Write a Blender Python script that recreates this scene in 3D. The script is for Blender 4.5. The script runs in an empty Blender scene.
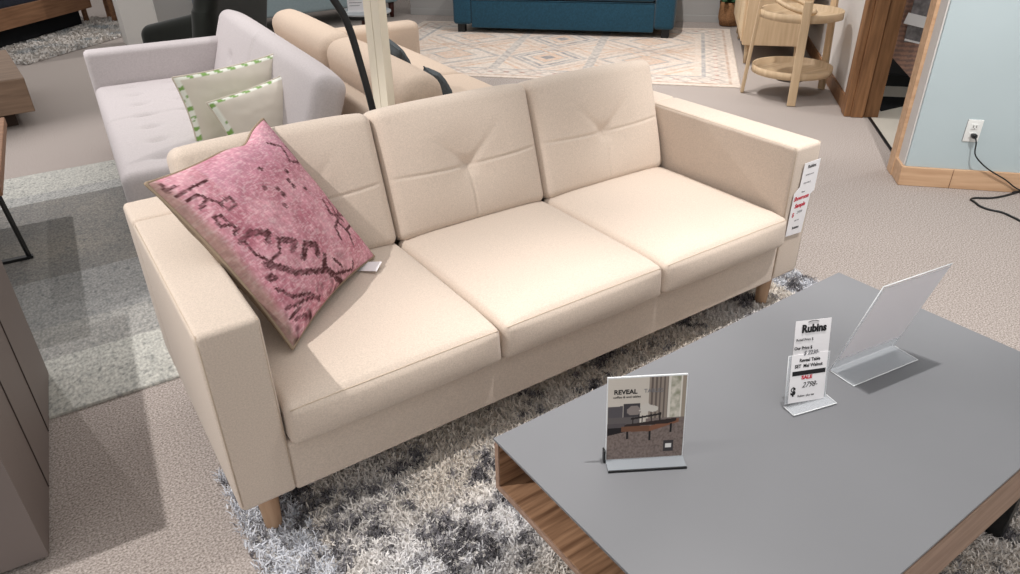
import bpy, math, random
import numpy as np
from mathutils import Matrix, Vector, noise
random.seed(7); rng = np.random.default_rng(7)
COL = bpy.context.scene.collection
PI = math.pi
R = math.radians

# ------------------------------------------------------------------ frames
UA = math.atan2(.682, .731)                      # the room's axes are turned against the main sofa
UX = Vector((math.cos(UA), math.sin(UA), 0)); VX = Vector((-math.sin(UA), math.cos(UA), 0))
def RW(a, b, z=0): v = UX*a + VX*b; return Vector((v.x, v.y, z))

# ------------------------------------------------------------------ colour
def lin(c):
    c = c/255.
    return c/12.92 if c <= .04045 else ((c+.055)/1.055)**2.4
def rgb(r, g, b): return (lin(r), lin(g), lin(b), 1)

def mat(name, col, rough=.8, metal=0, var=0, vscale=8, bump=0, bscale=300, col2=None, spec=.3, sheen=0, attr=None,
        trans=0, alpha=1, emit=0, stretch=None, detail=3, space='Object', wave=None, coat=0):
    m = bpy.data.materials.new(name); m.use_nodes = True
    nt = m.node_tree; N = nt.nodes; L = nt.links
    b = N['Principled BSDF']
    b.inputs['Base Color'].default_value = col; b.inputs['Roughness'].default_value = rough
    b.inputs['Metallic'].default_value = metal; b.inputs['Specular IOR Level'].default_value = spec
    b.inputs['Sheen Weight'].default_value = sheen; b.inputs['Transmission Weight'].default_value = trans
    b.inputs['Alpha'].default_value = alpha; b.inputs['Coat Weight'].default_value = coat
    tc = N.new('ShaderNodeTexCoord'); mp = N.new('ShaderNodeMapping'); L.new(tc.outputs[space], mp.inputs[0])
    if stretch: mp.inputs['Scale'].default_value = stretch
    src = None
    if attr:
        a = N.new('ShaderNodeAttribute'); a.attribute_name = attr; src = a.outputs['Color']
    if var or col2:
        n = N.new('ShaderNodeTexNoise'); n.inputs['Scale'].default_value = vscale; n.inputs['Detail'].default_value = detail
        L.new(mp.outputs[0], n.inputs[0])
        cr = N.new('ShaderNodeValToRGB'); L.new(n.outputs[0], cr.inputs[0])
        cr.color_ramp.elements[0].position = .32; cr.color_ramp.elements[1].position = .68
        c2 = col2 or tuple(min(1, x*(1+var)) for x in col[:3])+(1,)
        c1 = col if col2 else tuple(x*(1-var) for x in col[:3])+(1,)
        if src is None:
            cr.color_ramp.elements[0].color = c1; cr.color_ramp.elements[1].color = c2; src = cr.outputs[0]
        else:
            cr.color_ramp.elements[0].color = (1-var,)*3+(1,); cr.color_ramp.elements[1].color = (1+var,)*3+(1,)
            mx = N.new('ShaderNodeMix'); mx.data_type = 'RGBA'; mx.blend_type = 'MULTIPLY'; mx.inputs[0].default_value = 1
            L.new(src, mx.inputs[6]); L.new(cr.outputs[0], mx.inputs[7]); src = mx.outputs[2]
    if src is not None: L.new(src, b.inputs['Base Color'])
    if bump:
        if wave:
            n2 = N.new('ShaderNodeTexWave'); n2.inputs['Scale'].default_value = wave; n2.inputs['Distortion'].default_value = 1
        else:
            n2 = N.new('ShaderNodeTexNoise'); n2.inputs['Scale'].default_value = bscale; n2.inputs['Detail'].default_value = 2
        L.new(mp.outputs[0], n2.inputs[0])
        bp = N.new('ShaderNodeBump'); bp.inputs['Strength'].default_value = bump; bp.inputs['Distance'].default_value = .002
        L.new(n2.outputs[0], bp.inputs['Height']); L.new(bp.outputs[0], b.inputs['Normal'])
    return m
def wood(name, c1, c2, scale=3, stretch=(1, 14, 14), rough=.5):
    m = mat(name, c1, rough, col2=c2, vscale=scale, stretch=stretch, detail=6, bump=.15, bscale=scale*4, spec=.3)
    return m

M = {}
M['beige'] = mat('beige_weave', rgb(202, 187, 173), .95, var=.09, vscale=260, bump=.5, bscale=420, spec=.15, sheen=.15)
M['seam'] = mat('beige_thread', rgb(192, 175, 156), .9)
M['legwood'] = wood('pale_leg_wood', rgb(190, 158, 130), rgb(170, 136, 108), 4, (14, 14, 1))
M['beige2'] = mat('sand_weave', rgb(205, 186, 168), .95, var=.07, vscale=150, bump=.4, bscale=300, spec=.15)
M['lav'] = mat('pale_lilac_grey_weave', rgb(196, 189, 189), .95, var=.06, vscale=150, bump=.4, bscale=300, spec=.15)
M['carpet'] = mat('speckled_carpet', rgb(124, 115, 109), .98, col2=rgb(194, 184, 178), vscale=170, bump=.6, bscale=380, spec=.05, detail=5)
M['table_top'] = mat('grey_laminate', rgb(114, 115, 118), .40, var=.03, vscale=3, spec=.45)
M['walnut'] = wood('walnut', rgb(104, 74, 54), rgb(170, 132, 102), 5, (1.0, 16, 16), .45)
M['walnut_edge'] = wood('walnut_edge', rgb(138, 112, 96), rgb(164, 136, 118), 5, (1, 14, 14), .5)
M['black'] = mat('black_metal', rgb(22, 24, 26), .4, spec=.4)
M['dark'] = mat('dark_mat_and_bed_shade', rgb(14, 16, 20), .9)  # cloth of the door mat, also the painted shade under the bed
M['paper'] = mat('white_paper', rgb(232, 230, 232), .6)
M['thin_paper'] = mat('thin_white_paper', rgb(236, 234, 236), .6)
_m = M['thin_paper'].node_tree; _t = _m.nodes.new('ShaderNodeBsdfTranslucent'); _t.inputs[0].default_value = rgb(240, 238, 240)
_x = _m.nodes.new('ShaderNodeMixShader'); _x.inputs[0].default_value = .5
_m.links.new(_m.nodes['Principled BSDF'].outputs[0], _x.inputs[1]); _m.links.new(_t.outputs[0], _x.inputs[2]); _m.links.new(_x.outputs[0], _m.nodes['Material Output'].inputs[0])
M['ink'] = mat('black_ink', rgb(25, 25, 28), .6)
M['red'] = mat('red_ink', rgb(190, 40, 60), .6)
M['greyink'] = mat('grey_ink', rgb(120, 120, 125), .6)
M['acryl'] = mat('clear_acrylic', rgb(225, 230, 235), .08, alpha=.28, spec=.5)
M['acryl_edge'] = mat('acrylic_edge', rgb(235, 238, 240), .15, alpha=.85)
M['frost'] = mat('smoky_acrylic', rgb(150, 155, 160), .25, alpha=.75)
M['col'] = mat('painted_cloth', (1, 1, 1, 1), .95, attr='Col', var=.12, vscale=60, bump=.6, bscale=320, spec=.1)
M['weave'] = mat('flat_woven_wool', (1, 1, 1, 1), .97, attr='Col', var=.24, vscale=120, bump=.4, bscale=300, spec=.05, stretch=(1, .5, 1), detail=5)
M['satincol'] = mat('printed_satin', (1, 1, 1, 1), .55, attr='Col', var=.03, vscale=9, bump=.25, bscale=12, spec=.3)
M['colflat'] = mat('painted_flat_rug', (1, 1, 1, 1), .97, attr='Col', var=.10, vscale=40, bump=.4, bscale=200, spec=.05)
M['print'] = mat('glossy_print', (1, 1, 1, 1), .4, attr='Col')
M['pile'] = mat('shag_yarn', (1, 1, 1, 1), .9, attr='Col', spec=.1)
M['wall'] = mat('off_white_wall_paint', rgb(205, 201, 198), .9, var=.02, vscale=2)
M['bluewall'] = mat('pale_blue_wall_paint', rgb(176, 190, 194), .85, var=.02, vscale=2, bump=.1, bscale=200)
M['greywall'] = mat('grey_wall_paint', rgb(168, 166, 164), .9)
M['white'] = mat('white_paint', rgb(214, 212, 208), .7)
M['oakbase'] = wood('light_oak_trim', rgb(186, 150, 118), rgb(206, 172, 140), 3, (14, 1, 14))
M['brownwood'] = wood('brown_stained_trim', rgb(112, 78, 52), rgb(148, 108, 74), 4, (10, 10, 1))
M['oak'] = wood('light_oak', rgb(190, 164, 132), rgb(208, 184, 152), 3, (14, 14, 1), .55)
M['oak_h'] = wood('light_oak_flat', rgb(188, 162, 130), rgb(208, 184, 152), 3, (1, 12, 1), .55)
M['bedwood'] = wood('mid_oak', rgb(118, 84, 60), rgb(146, 108, 80), 3, (1, 14, 14), .55)
M['greywood'] = wood('ash_oak', rgb(118, 96, 80), rgb(146, 122, 102), 3, (1, 10, 10), .6)
M['taupe'] = mat('taupe_lacquer', rgb(124, 114, 110), .55, var=.02, vscale=3)
M['teal'] = mat('teal_velvet', rgb(24, 66, 86), .85, var=.18, vscale=60, bump=.4, bscale=200, sheen=.2)
M['green'] = mat('dark_green_velvet', rgb(15, 19, 13), .9, var=.2, vscale=10, sheen=.25)
M['iceblue'] = mat('ice_blue_upholstery', rgb(150, 168, 174), .85, var=.04, vscale=40, bump=.2)
M['navy'] = mat('navy_cover', rgb(40, 44, 54), .9, var=.2, vscale=30)
M['cream'] = mat('cream_paint', rgb(228, 218, 198), .55)
M['charcoal'] = mat('charcoal_cloth', rgb(74, 80, 83), .9, var=.2, vscale=80, bump=.4)
M['plastic'] = mat('white_plastic', rgb(222, 224, 222), .35)
M['tile'] = mat('cream_tile', rgb(206, 200, 188), .35, var=.03, vscale=4)
M['darkwall'] = mat('dark_grey_panel', rgb(58, 58, 60), .7)
M['leaf'] = mat('leaf_green', rgb(58, 96, 66), .6, var=.3, vscale=20)
M['wicker'] = mat('wicker', rgb(150, 110, 76), .8, var=.3, vscale=80, bump=1, bscale=120)
M['redbrown'] = mat('oxblood_wood', rgb(70, 32, 26), .5)
M['bluegrey'] = mat('blue_grey_panel', rgb(120, 132, 146), .5)
M['satin'] = mat('ivory_satin', rgb(214, 204, 188), .5, var=.05, vscale=8, sheen=.2)

# ------------------------------------------------------------------ mesh helpers
def obj(name, vf, m, parent=None, smooth=True, loc=None, rot=None, mx=None, ms=None, fi=None):
    v, f = vf
    me = bpy.data.meshes.new(name); me.from_pydata([tuple(p) for p in v], [], [tuple(q) for q in f])
    for mm in (ms or [m]): me.materials.append(mm)
    if fi is not None:
        for p_, i in zip(me.polygons, fi): p_.material_index = i
    if smooth: me.polygons.foreach_set('use_smooth', [True]*len(me.polygons))
    me.update()
    o = bpy.data.objects.new(name, me); COL.objects.link(o)
    if parent: o.parent = parent
    if mx is not None: o.matrix_local = mx
    if loc is not None: o.location = loc
    if rot is not None: o.rotation_euler = rot
    return o
def paint(o, cols):
    ca = o.data.color_attributes.new('Col', 'FLOAT_COLOR', 'POINT')
    a = np.ones((len(o.data.vertices), 4), dtype=np.float32); a[:, :3] = np.asarray(cols)[:, :3]
    ca.data.foreach_set('color', a.ravel())
def tag(o, label=None, cat=None, group=None, kind=None):
    if label: o['label'] = label
    if cat: o['category'] = cat
    if group: o['group'] = group
    if kind: o['kind'] = kind
    return o
def thing(name, label, cat, loc=(0, 0, 0), rz=0, group=None):
    o = bpy.data.objects.new(name, None); COL.objects.link(o); o.empty_display_size = .1
    o.location = loc; o.rotation_euler = (0, 0, rz)
    return tag(o, label, cat, group)
def struct(o): o['kind'] = 'structure'; return o
def copy_tree(o, parent=None):
    c = o.copy(); COL.objects.link(c)
    if parent: c.parent = parent
    for ch in [x for x in bpy.data.objects if x.parent == o]: copy_tree(ch, c)
    return c

def join(*parts):
    V, F = [], []
    for v, f in parts:
        k = len(V); V += [tuple(p) for p in v]; F += [tuple(i+k for i in q) for q in f]
    return V, F
def xf(vf, loc=(0, 0, 0), rot=(0, 0, 0), sc=(1, 1, 1)):
    from mathutils import Euler
    m = Matrix.Translation(loc) @ Euler(rot).to_matrix().to_4x4() @ Matrix.Diagonal((*sc, 1))
    return [tuple(m @ Vector(p)) for p in vf[0]], vf[1]
def axis_pts(h, r, n, seg):
    r = min(r, h*.999)
    off = [r*math.tan(PI/4*i/seg) for i in range(seg+1)] if r > 0 else [0]
    a = h-r; c = []
    inner = [-a+2*a*i/n for i in range(n+1)]
    lo = [-a-o for o in off[::-1]][:-1] if r > 0 else []
    hi = [a+o for o in off][1:] if r > 0 else []
    return lo+inner+hi
def rbox(size, r=.01, n=(1, 1, 1), seg=3, fn=None, c=(0, 0, 0)):
    """box of full size with rounded edges, optionally subdivided and deformed by fn(x,y,z)"""
    h = [s/2 for s in size]; r = min(r, min(h)*.98)
    ax = [axis_pts(h[i], r, n[i], seg) for i in range(3)]
    nn = [len(a)-1 for a in ax]; idx = {}; V = []; F = []
    def vid(i, j, k):
        key = (i, j, k)
        if key in idx: return idx[key]
        p = [ax[0][i], ax[1][j], ax[2][k]]
        q = [max(-(h[t]-r), min(h[t]-r, p[t])) for t in range(3)]
        d = [p[t]-q[t] for t in range(3)]; l = math.sqrt(sum(x*x for x in d))
        if l > 0: p = [q[t]+d[t]/l*r for t in range(3)]
        if fn: p = fn(*p)
        idx[key] = len(V); V.append((p[0]+c[0], p[1]+c[1], p[2]+c[2])); return idx[key]
    for i in range(nn[0]):
        for j in range(nn[1]):
            F.append((vid(i, j, 0), vid(i, j+1, 0), vid(i+1, j+1, 0), vid(i+1, j, 0)))
            F.append((vid(i, j, nn[2]), vid(i+1, j, nn[2]), vid(i+1, j+1, nn[2]), vid(i, j+1, nn[2])))
    for i in range(nn[0]):
        for k in range(nn[2]):
            F.append((vid(i, 0, k), vid(i+1, 0, k), vid(i+1, 0, k+1), vid(i, 0, k+1)))
            F.append((vid(i, nn[1], k), vid(i, nn[1], k+1), vid(i+1, nn[1], k+1), vid(i+1, nn[1], k)))
    for j in range(nn[1]):
        for k in range(nn[2]):
            F.append((vid(0, j, k), vid(0, j, k+1), vid(0, j+1, k+1), vid(0, j+1, k)))
            F.append((vid(nn[0], j, k), vid(nn[0], j+1, k), vid(nn[0], j+1, k+1), vid(nn[0], j, k+1)))
    return V, F
def bx(x0, x1, y0, y1, z0, z1, r=.004, **k):
    return rbox((x1-x0, y1-y0, z1-z0), r, c=((x0+x1)/2, (y0+y1)/2, (z0+z1)/2), **k)
def lathe(prof, n=24, c=(0, 0, 0)):
    V = []; F = []
    for r_, z in prof:
        for i in range(n): V.append((c[0]+r_*math.cos(2*PI*i/n), c[1]+r_*math.sin(2*PI*i/n), c[2]+z))
    m = len(prof)
    for j in range(m-1):
        for i in range(n): F.append((j*n+i, j*n+(i+1) % n, (j+1)*n+(i+1) % n, (j+1)*n+i))
    F.append(tuple(range(n))[::-1]); F.append(tuple((m-1)*n+i for i in range(n)))
    return V, F
def tube(pts, r=.01, n=10, closed=False, flat=None):
    P = [Vector(p) for p in pts]; V = []; F = []
    up = None; m = len(P)
    for i, p in enumerate(P):
        if closed: t = (P[(i+1) % m]-P[i-1]).normalized()
        else: t = (P[min(i+1, m-1)]-P[max(i-1, 0)]).normalized()
        if up is None:
            up = Vector((0, 0, 1)) if abs(t.z) < .9 else Vector((1, 0, 0))
        a = t.cross(up).normalized(); b = a.cross(t).normalized(); up = b
        rr = r[i] if isinstance(r, (list, tuple)) else r
        for k in range(n):
            th = 2*PI*k/n; V.append(p+a*rr*math.cos(th)+b*rr*(flat or 1)*math.sin(th))
    for i in range(m if closed else m-1):
        j = (i+1) % m
        for k in range(n): F.append((i*n+k, i*n+(k+1) % n, j*n+(k+1) % n, j*n+k))
    if not closed:
        F.append(tuple(range(n))[::-1]); F.append(tuple((m-1)*n+k for k in range(n)))
    return V, F
def spline(pts, n=8):
    P = [Vector(p) for p in pts]; out = []
    for i in range(len(P)-1):
        p0 = P[max(i-1, 0)]; p1 = P[i]; p2 = P[i+1]; p3 = P[min(i+2, len(P)-1)]
        for k in range(n):
            t = k/n
            out.append(.5*((2*p1)+(-p0+p2)*t+(2*p0-5*p1+4*p2-p3)*t*t+(-p0+3*p1-3*p2+p3)*t**3))
    out.append(P[-1]); return out
def grid(nx, ny, fn):
    V = [fn(i/nx, j/ny) for j in range(ny+1) for i in range(nx+1)]
    F = [(j*(nx+1)+i, j*(nx+1)+i+1, (j+1)*(nx+1)+i+1, (j+1)*(nx+1)+i) for j in range(ny) for i in range(nx)]
    return V, F
def prism(poly, z0, z1):
    n = len(poly); V = [(x, y, z0) for x, y in poly]+[(x, y, z1) for x, y in poly]
    F = [tuple(range(n))[::-1], tuple(range(n, 2*n))]+[(i, (i+1) % n, (i+1) % n+n, i+n) for i in range(n)]
    return V, F
def text(s, size, m, parent, mx, name='lettering', bold=0.0, squeeze=1, shear=0):
    cu = bpy.data.curves.new('t', 'FONT'); cu.body = s; cu.size = size; cu.offset = bold; cu.extrude = .0002
    cu.resolution_u = 3; cu.shear = shear; cu.align_x = 'CENTER'; cu.align_y = 'CENTER'
    to = bpy.data.objects.new('t', cu); COL.objects.link(to)
    bpy.context.view_layer.update()
    dg = bpy.context.evaluated_depsgraph_get()
    me = bpy.data.meshes.new_from_object(to.evaluated_get(dg))
    bpy.data.objects.remove(to)
    for v in me.vertices: v.co.x *= squeeze
    me.materials.clear(); me.materials.append(m)
    o = bpy.data.objects.new(name, me); COL.objects.link(o)
    if parent: o.parent = parent
    o.matrix_local = mx
    return o
def basis(o, x, y, n=None):
    x = Vector(x).normalized(); n = x.cross(Vector(y)).normalized(); y = n.cross(x)
    m = Matrix((x, y, n)).transposed().to_4x4(); m.translation = Vector(o); return m

def fbm(x, y, s, seed=0, o=3):
    return noise.fractal(Vector((x*s+seed*17.3, y*s-seed*9.1, seed*3.7)), 1., 2., o)

# ------------------------------------------------------------------ camera
cd = bpy.data.cameras.new('camera'); cam = bpy.data.objects.new('camera', cd); COL.objects.link(cam)
yaw, pit, rol, fpx = .587654, .5266225, .01605529, 716.445
fw = Vector((math.sin(yaw)*math.cos(pit), math.cos(yaw)*math.cos(pit), -math.sin(pit)))
rt = Vector((math.cos(yaw), -math.sin(yaw), 0)); dn = fw.cross(rt)
r2 = rt*math.cos(rol)+dn*math.sin(rol); d2 = -rt*math.sin(rol)+dn*math.cos(rol)
mw = Matrix((r2, -d2, -fw)).transposed().to_4x4(); mw.translation = Vector((-.134395, -1.383637, 1.498624))
cam.matrix_world = mw; cd.sensor_width = 36; cd.lens = fpx*36/1020; cd.clip_start = .05
bpy.context.scene.camera = cam

# ------------------------------------------------------------------ the room
o = struct(obj('floor', bx(-4, 11, -3.5, 13, -.1, 0, 0), M['carpet'], smooth=False))
def roomobj(name, a0, a1, b0, b1, z0, z1, m, r=.002, parent=None):
    o = obj(name, bx(a0, a1, b0, b1, z0, z1, r), m, parent, smooth=False)
    if parent is None: o.rotation_euler = (0, 0, UA); struct(o)
    return o
roomobj('wall_back', 7.66, 7.8, -2.3, 2.32, 0, 2.8, M['greywall'])
roomobj('wall_back_recess', 9.3, 9.45, 2.32, 9.5, 0, 2.8, M['greywall'])
roomobj('wall_side_recess', 7.8, 9.3, 2.2, 2.32, 0, 2.8, M['greywall'])
roomobj('wall_right', 4.24, 7.66, -2.26, -2.09, 0, 2.8, M['wall'])
roomobj('wall_front', 2.97, 3.18, -5.2, -2.155, 0, 2.8, M['bluewall'])
roomobj('wall_return', 2.985, 3.10, -2.155, -2.147, .1, 2.8, M['wall'])
roomobj('wall_above_door', 3.18, 4.24, -2.26, -2.09, 2.1, 2.8, M['wall'])
roomobj('baseboard_back', 7.645, 7.66, -2.09, 2.32, 0, .07, M['greywall'])
roomobj('baseboard_right', 4.30, 7.64, -2.09, -2.072, 0, .10, M['brownwood'])
bb = roomobj('baseboard_front', 2.952, 2.97, -3.6, -2.14, 0, .105, M['oakbase'], .004)
bb2 = roomobj('baseboard_corner', 2.955, 3.12, -2.155, -2.135, 0, .104, M['oakbase'], .004)
roomobj('trim_1', 3.10, 3.20, -2.30, -2.13, .0, 2.1, M['oakbase'], .004)       # casing at the pale wall's end
roomobj('trim_2', 4.20, 4.32, -2.10, -2.06, 0, 2.1, M['brownwood'], .006)      # casing of the doorway
roomobj('trim_3', 4.19, 4.24, -2.185, -2.10, 0, 2.1, M['brownwood'], .006)
roomobj('trim_4', 4.205, 4.26, -2.28, -2.19, 0, 2.1, M['brownwood'], .006)
roomobj('trim_5', 3.20, 4.20, -2.235, -2.215, 0, .006, M['black'], .002)      # threshold strip
roomobj('floor_tile', 3.18, 5.2, -4.2, -2.235, 0, .004, M['tile'], .001)
roomobj('wall_inner', 5.1, 5.2, -4.2, -2.26, 0, 2.8, M['darkwall'])
roomobj('trim_6', 5.085, 5.1, -4.2, -2.3, 0, .09, M['black'], .002)
mt = obj('door_mat', prism([(4.74, -2.30), (4.74, -3.3), (4.15, -3.3), (4.30, -2.85), (4.62, -2.62), (4.36, -2.33)], .0045, .012), M['dark'], smooth=False)
mt.rotation_euler = (0, 0, UA)
tag(mt, 'black angular mat on the cream tile inside the doorway', 'mat')
M['seamdark'] = mat('joint_line', rgb(96, 66, 44), .7)
jo = obj('joint', bx(-.0015, .0015, -.001, .001, 0, .105, 0), M['seamdark'], bb, loc=(2.9515, -2.385, 0)); 

# outlet on the pale wall
t = thing('wall_outlet', 'white double wall outlet with a black plug in its lower socket', 'outlet', RW(2.97, -2.422, .255), UA)
obj('cover_plate', rbox((.006, .072, .116), .004, c=(-.003, 0, .058)), M['plastic'], t)
for k in (.036, .08):
    s = obj('socket', rbox((.004, .034, .030), .008, c=(-.007, 0, k)), M['plastic'], t)
    obj('slots', join(bx(-.0098, -.0085, -.009, -.006, k-.004, k+.008, 0), bx(-.0098, -.0085, .005, .008, k-.004, k+.008, 0), lathe([(.0, 0), (.0028, 0), (.0028, .001), (0, .001)], 8, (-.009, 0, k-.009))), M['ink'], s)
obj('plate_edge_shadow_strip', bx(-.002, 0, .0365, .038, 0, .116, 0), M['greyink'], t)  # grey strip painting a shadow line along one side of the plate
# power cord with plug
t = thing('power_cord', 'black power cord plugged into the wall and trailing on the carpet', 'cord', RW(2.9, -2.43, 0), UA)
def RL(a, b, z): return (a-2.9, b+2.43, z)
obj('plug', xf(rbox((.032, .026, .022), .008), RL(2.942, -2.425, .293)), M['black'], t)
cp = spline([RL(2.925, -2.425, .292), RL(2.905, -2.43, .27), RL(2.915, -2.45, .20), RL(2.93, -2.53, .13), RL(2.935, -2.63, .075), RL(2.94, -2.72, .02),
             RL(2.92, -2.85, .005), RL(2.83, -2.86, .005), RL(2.80, -2.76, .006), RL(2.86, -2.70, .006)], 8)
obj('cord', tube(cp, .0035, 8), M['black'], t)
def fl(x, y, z=.005): return (x, y, z)
t = thing('loose_cord', 'thin black cord looped loose on the carpet below the outlet', 'cord', (3.75, .05, 0))
lp = [(3.99, .03), (3.90, .045), (3.82, .07), (3.76, .115), (3.72, .12), (3.70, .09), (3.67, .05), (3.665, .0), (3.68, -.05), (3.66, -.12), (3.64, -.17), (3.66, -.2), (3.75, -.2), (3.8, -.15), (3.86, -.13)]
obj('cord', tube(spline([(x-3.75, y-.05, .005) for x, y in lp], 6), .0055, 8), M['black'], t)
obj('connector', xf(rbox((.05, .014, .012), .004), (.245, -.02, .008), (0, 0, -.2)), M['black'], t)

# hanging sample inside the doorway
t = thing('hanging_textile', 'brown striped textile panel hanging inside the doorway with a paper tag', 'textile', RW(4.45, -2.6, 0), UA)
def gfn(u, v):
    y = .335-u*.85; z0 = .42-.9*min(.22, max(0, .335-y)) - .25*max(0, .115-y)
    z0 = max(.1, z0)
    return (.008*math.sin(u*22), y, z0+(1.95-z0)*v)
g = grid(80, 160, gfn)
M['stripe'] = mat('striped_cloth', (1, 1, 1, 1), .95, attr='Col', var=.1, vscale=80)
g2 = ([(x+.006, y, z) for x, y, z in g[0]], [q[::-1] for q in g[1]])
go = obj('cloth', join(g, g2), M['stripe'], t)
cc = []
for v_ in go.data.vertices:
    x, y, z = v_.co
    base = np.array(rgb(176, 138, 122)[:3]) if math.sin(z*200) > 0 else np.array(rgb(140, 116, 108)[:3])
    if z > .60 and abs(y-.27+.4*(z-.9)) < .06: base = np.array(rgb(132, 80, 60)[:3])
    cc.append(base)
paint(go, cc)
tg = obj('hang_tag', bx(-.022, -.020, .12, .22, .46, .86, 0), mat('tag_print', rgb(120, 116, 118), .6, var=.35, vscale=26), t, smooth=False)
obj('tag_band', xf(bx(-.0015, .0015, -.075, .075, -.035, .035, 0), (-.026, .17, .60), (R(12), 0, 0)), M['paper'], tg, smooth=False)
obj('tag_foot', xf(bx(-.0015, .0015, -.05, .05, -.006, .006, 0), (-.026, .17, .468), (R(12), 0, 0)), M['paper'], tg, smooth=False)
obj('rail', tube([(0, .36, 1.96), (0, -.55, 1.96)], .012, 10), M['black'], t)
obj('floor_stand', join(tube([(0, -.55, .01), (0, -.55, 1.96)], .012, 10), bx(-.15, .15, -.58, -.52, .0045, .02, .003)), M['black'], t)

# ------------------------------------------------------------------ rugs
def mesh_rug(name, label, w, h, nx, ny, z, colfn, loc, rz, m=None):
    def f(u, v): return (u*w, v*h, z+.0008*math.sin(u*40)*math.sin(v*37))
    top = grid(nx, ny, f); n0 = len(top[0])
    V = list(top[0]); F = list(top[1])
    per = [i for i in range(nx+1)]+[j*(nx+1)+nx for j in range(1, ny+1)]+[ny*(nx+1)+i for i in range(nx-1, -1, -1)]+[j*(nx+1) for j in range(ny-1, 0, -1)]
    for i in per: V.append((V[i][0], V[i][1], .0005))
    k = len(per)
    for q in range(k): F.append((per[q], n0+q, n0+(q+1) % k, per[(q+1) % k]))
    o = obj(name, (V, F), m or M['colflat'])
    paint(o, [colfn(v[0], v[1]) for v in V])
    o.location = loc; o.rotation_euler = (0, 0, rz)
    return tag(o, label, 'rug')
def mixc(a, b, t): t = max(0, min(1, t)); return [a[i]*(1-t)+b[i]*t for i in range(3)]
IV, GRY, DG, PEA, TAN = [rgb(*c)[:3] for c in ((214, 204, 194), (160, 158, 158), (110, 108, 112), (206, 174, 150), (186, 162, 146))]
def patrug(p, q):
    # p runs along the long side (0..3.4), q across (0..2.4)
    n = fbm(p, q, 9, 1); c = mixc(IV, PEA, .25+.35*n)
    edge = min(p, 3.4-p, q, 2.4-q)
    fine = math.sin(p*48)*math.sin(q*48)
    if edge < .06: c = mixc(IV, PEA, .2)
    elif edge < .09: c = TAN
    elif edge < .27:
        s = (q if min(p, 3.4-p) < min(q, 2.4-q) else p)
        e = abs(edge-.18); w = abs(((s*7) % 1)-.5)*2
        c = mixc(IV, TAN, .2+.3*n)
        if abs(e/.075-w) < .28: c = mixc(c, DG, .35)
        if e < .02 and w < .3: c = mixc(c, rgb(170, 110, 96), .6)
    elif edge < .30: c = GRY
    else:
        pan = [(.36, 1.22, 0), (1.30, 2.04, 1), (2.12, 3.04, 0)]
        inside = False
        for a, b, kind in pan:
            if a <= p <= b:
                inside = True
                u = (p-(a+b)/2)/((b-a)/2)
                for q0, hh in ((.78, .45), (1.62, .45)):
                    v = (q-q0)/hh; d = abs(u)+abs(v)
                    if d < 1:
                        if .86 < d: c = mixc(c, GRY, .75)
                        elif .66 < d < .80 and kind: c = mixc(GRY, DG, .25+.3*n)
                        elif .44 < d < .52: c = mixc(c, GRY, .8)
                        elif d < .44 and not kind: c = mixc(PEA, IV, .3)
                        elif .2 < d < .44: c = mixc(PEA, IV, .2)
                        elif d <= .2: c = mixc(GRY, DG, .4)
                    elif abs(d-1.25) < .07: c = mixc(c, TAN, .6)
                    elif abs(d-1.5) < .05: c = mixc(c, PEA, .9)
                if abs(q-1.2) < .03: c = mixc(c, TAN, .5)
        if not inside:
            w = abs(((q*7) % 1)-.5)*2
            for x0 in (1.26, 2.08):
                e = abs(p-x0)
                if e < .09: c = mixc(IV, GRY, .4)
                if abs(e/.05-w) < .35 and e < .06: c = mixc(c, DG, .35)
    fade = fbm(p, q, 22, 5, 3)
    c = mixc(c, IV, .25+.5*fade)
    sc = .96+.1*fbm(p, q, 60, 3, 2)+.0*fine
    return [x*sc for x in c]
A0 = Vector((4.50, 2.28, 0))
mesh_rug('patterned_rug', 'large ivory rug with faded peach and grey diamond pattern before the teal sofa', 3.4, 2.4, 260, 190, .008,
         lambda x, y: patrug(3.4-x if False else x, 2.4-y if False else y), A0+UX*2.4 if False else A0, math.atan2(VX.y, VX.x)) if False else None
pr = mesh_rug('patterned_rug', 'large ivory rug with faded peach and grey diamond pattern before the teal sofa', 2.4, 3.42, 200, 290, .008,
              lambda x, y: patrug(y, x), (4.50, 2.27, 0), UA)

LB = [rgb(*c)[:3] for c in ((184, 183, 176), (128, 126, 123), (164, 164, 162), (88, 94, 96), (150, 145, 136))]
def leftrug(x, y):
    # y from the front edge (0) to the far edge (2.5)
    n = fbm(x, y, 3, 2); f = fbm(x*1.6, y*3.2, 34, 6, 3); g = fbm(x*3.0, y*1.4, 30, 8, 2)
    if y < .36: c = LB[0]
    elif y < .60: c = mixc(LB[2], LB[4], .4)
    elif y < 1.05: c = mixc(LB[1], LB[2], .55)
    elif y < 2.03: c = mixc(LB[1], LB[4], .3+.5*n)
    elif y < 2.16: c = mixc(LB[0], LB[2], .7)
    else: c = LB[0]
    c = mixc(c, LB[3], max(0, .65*abs(f)+.55*max(0, g)-.08))
    return c
mesh_rug('patchwork_rug', 'blue grey and cream distressed patchwork rug beneath the lilac sofa', 3.0, 2.52, 360, 300, .009, leftrug, (-1.55, .945, 0), R(-1.3), M['weave'])

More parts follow.
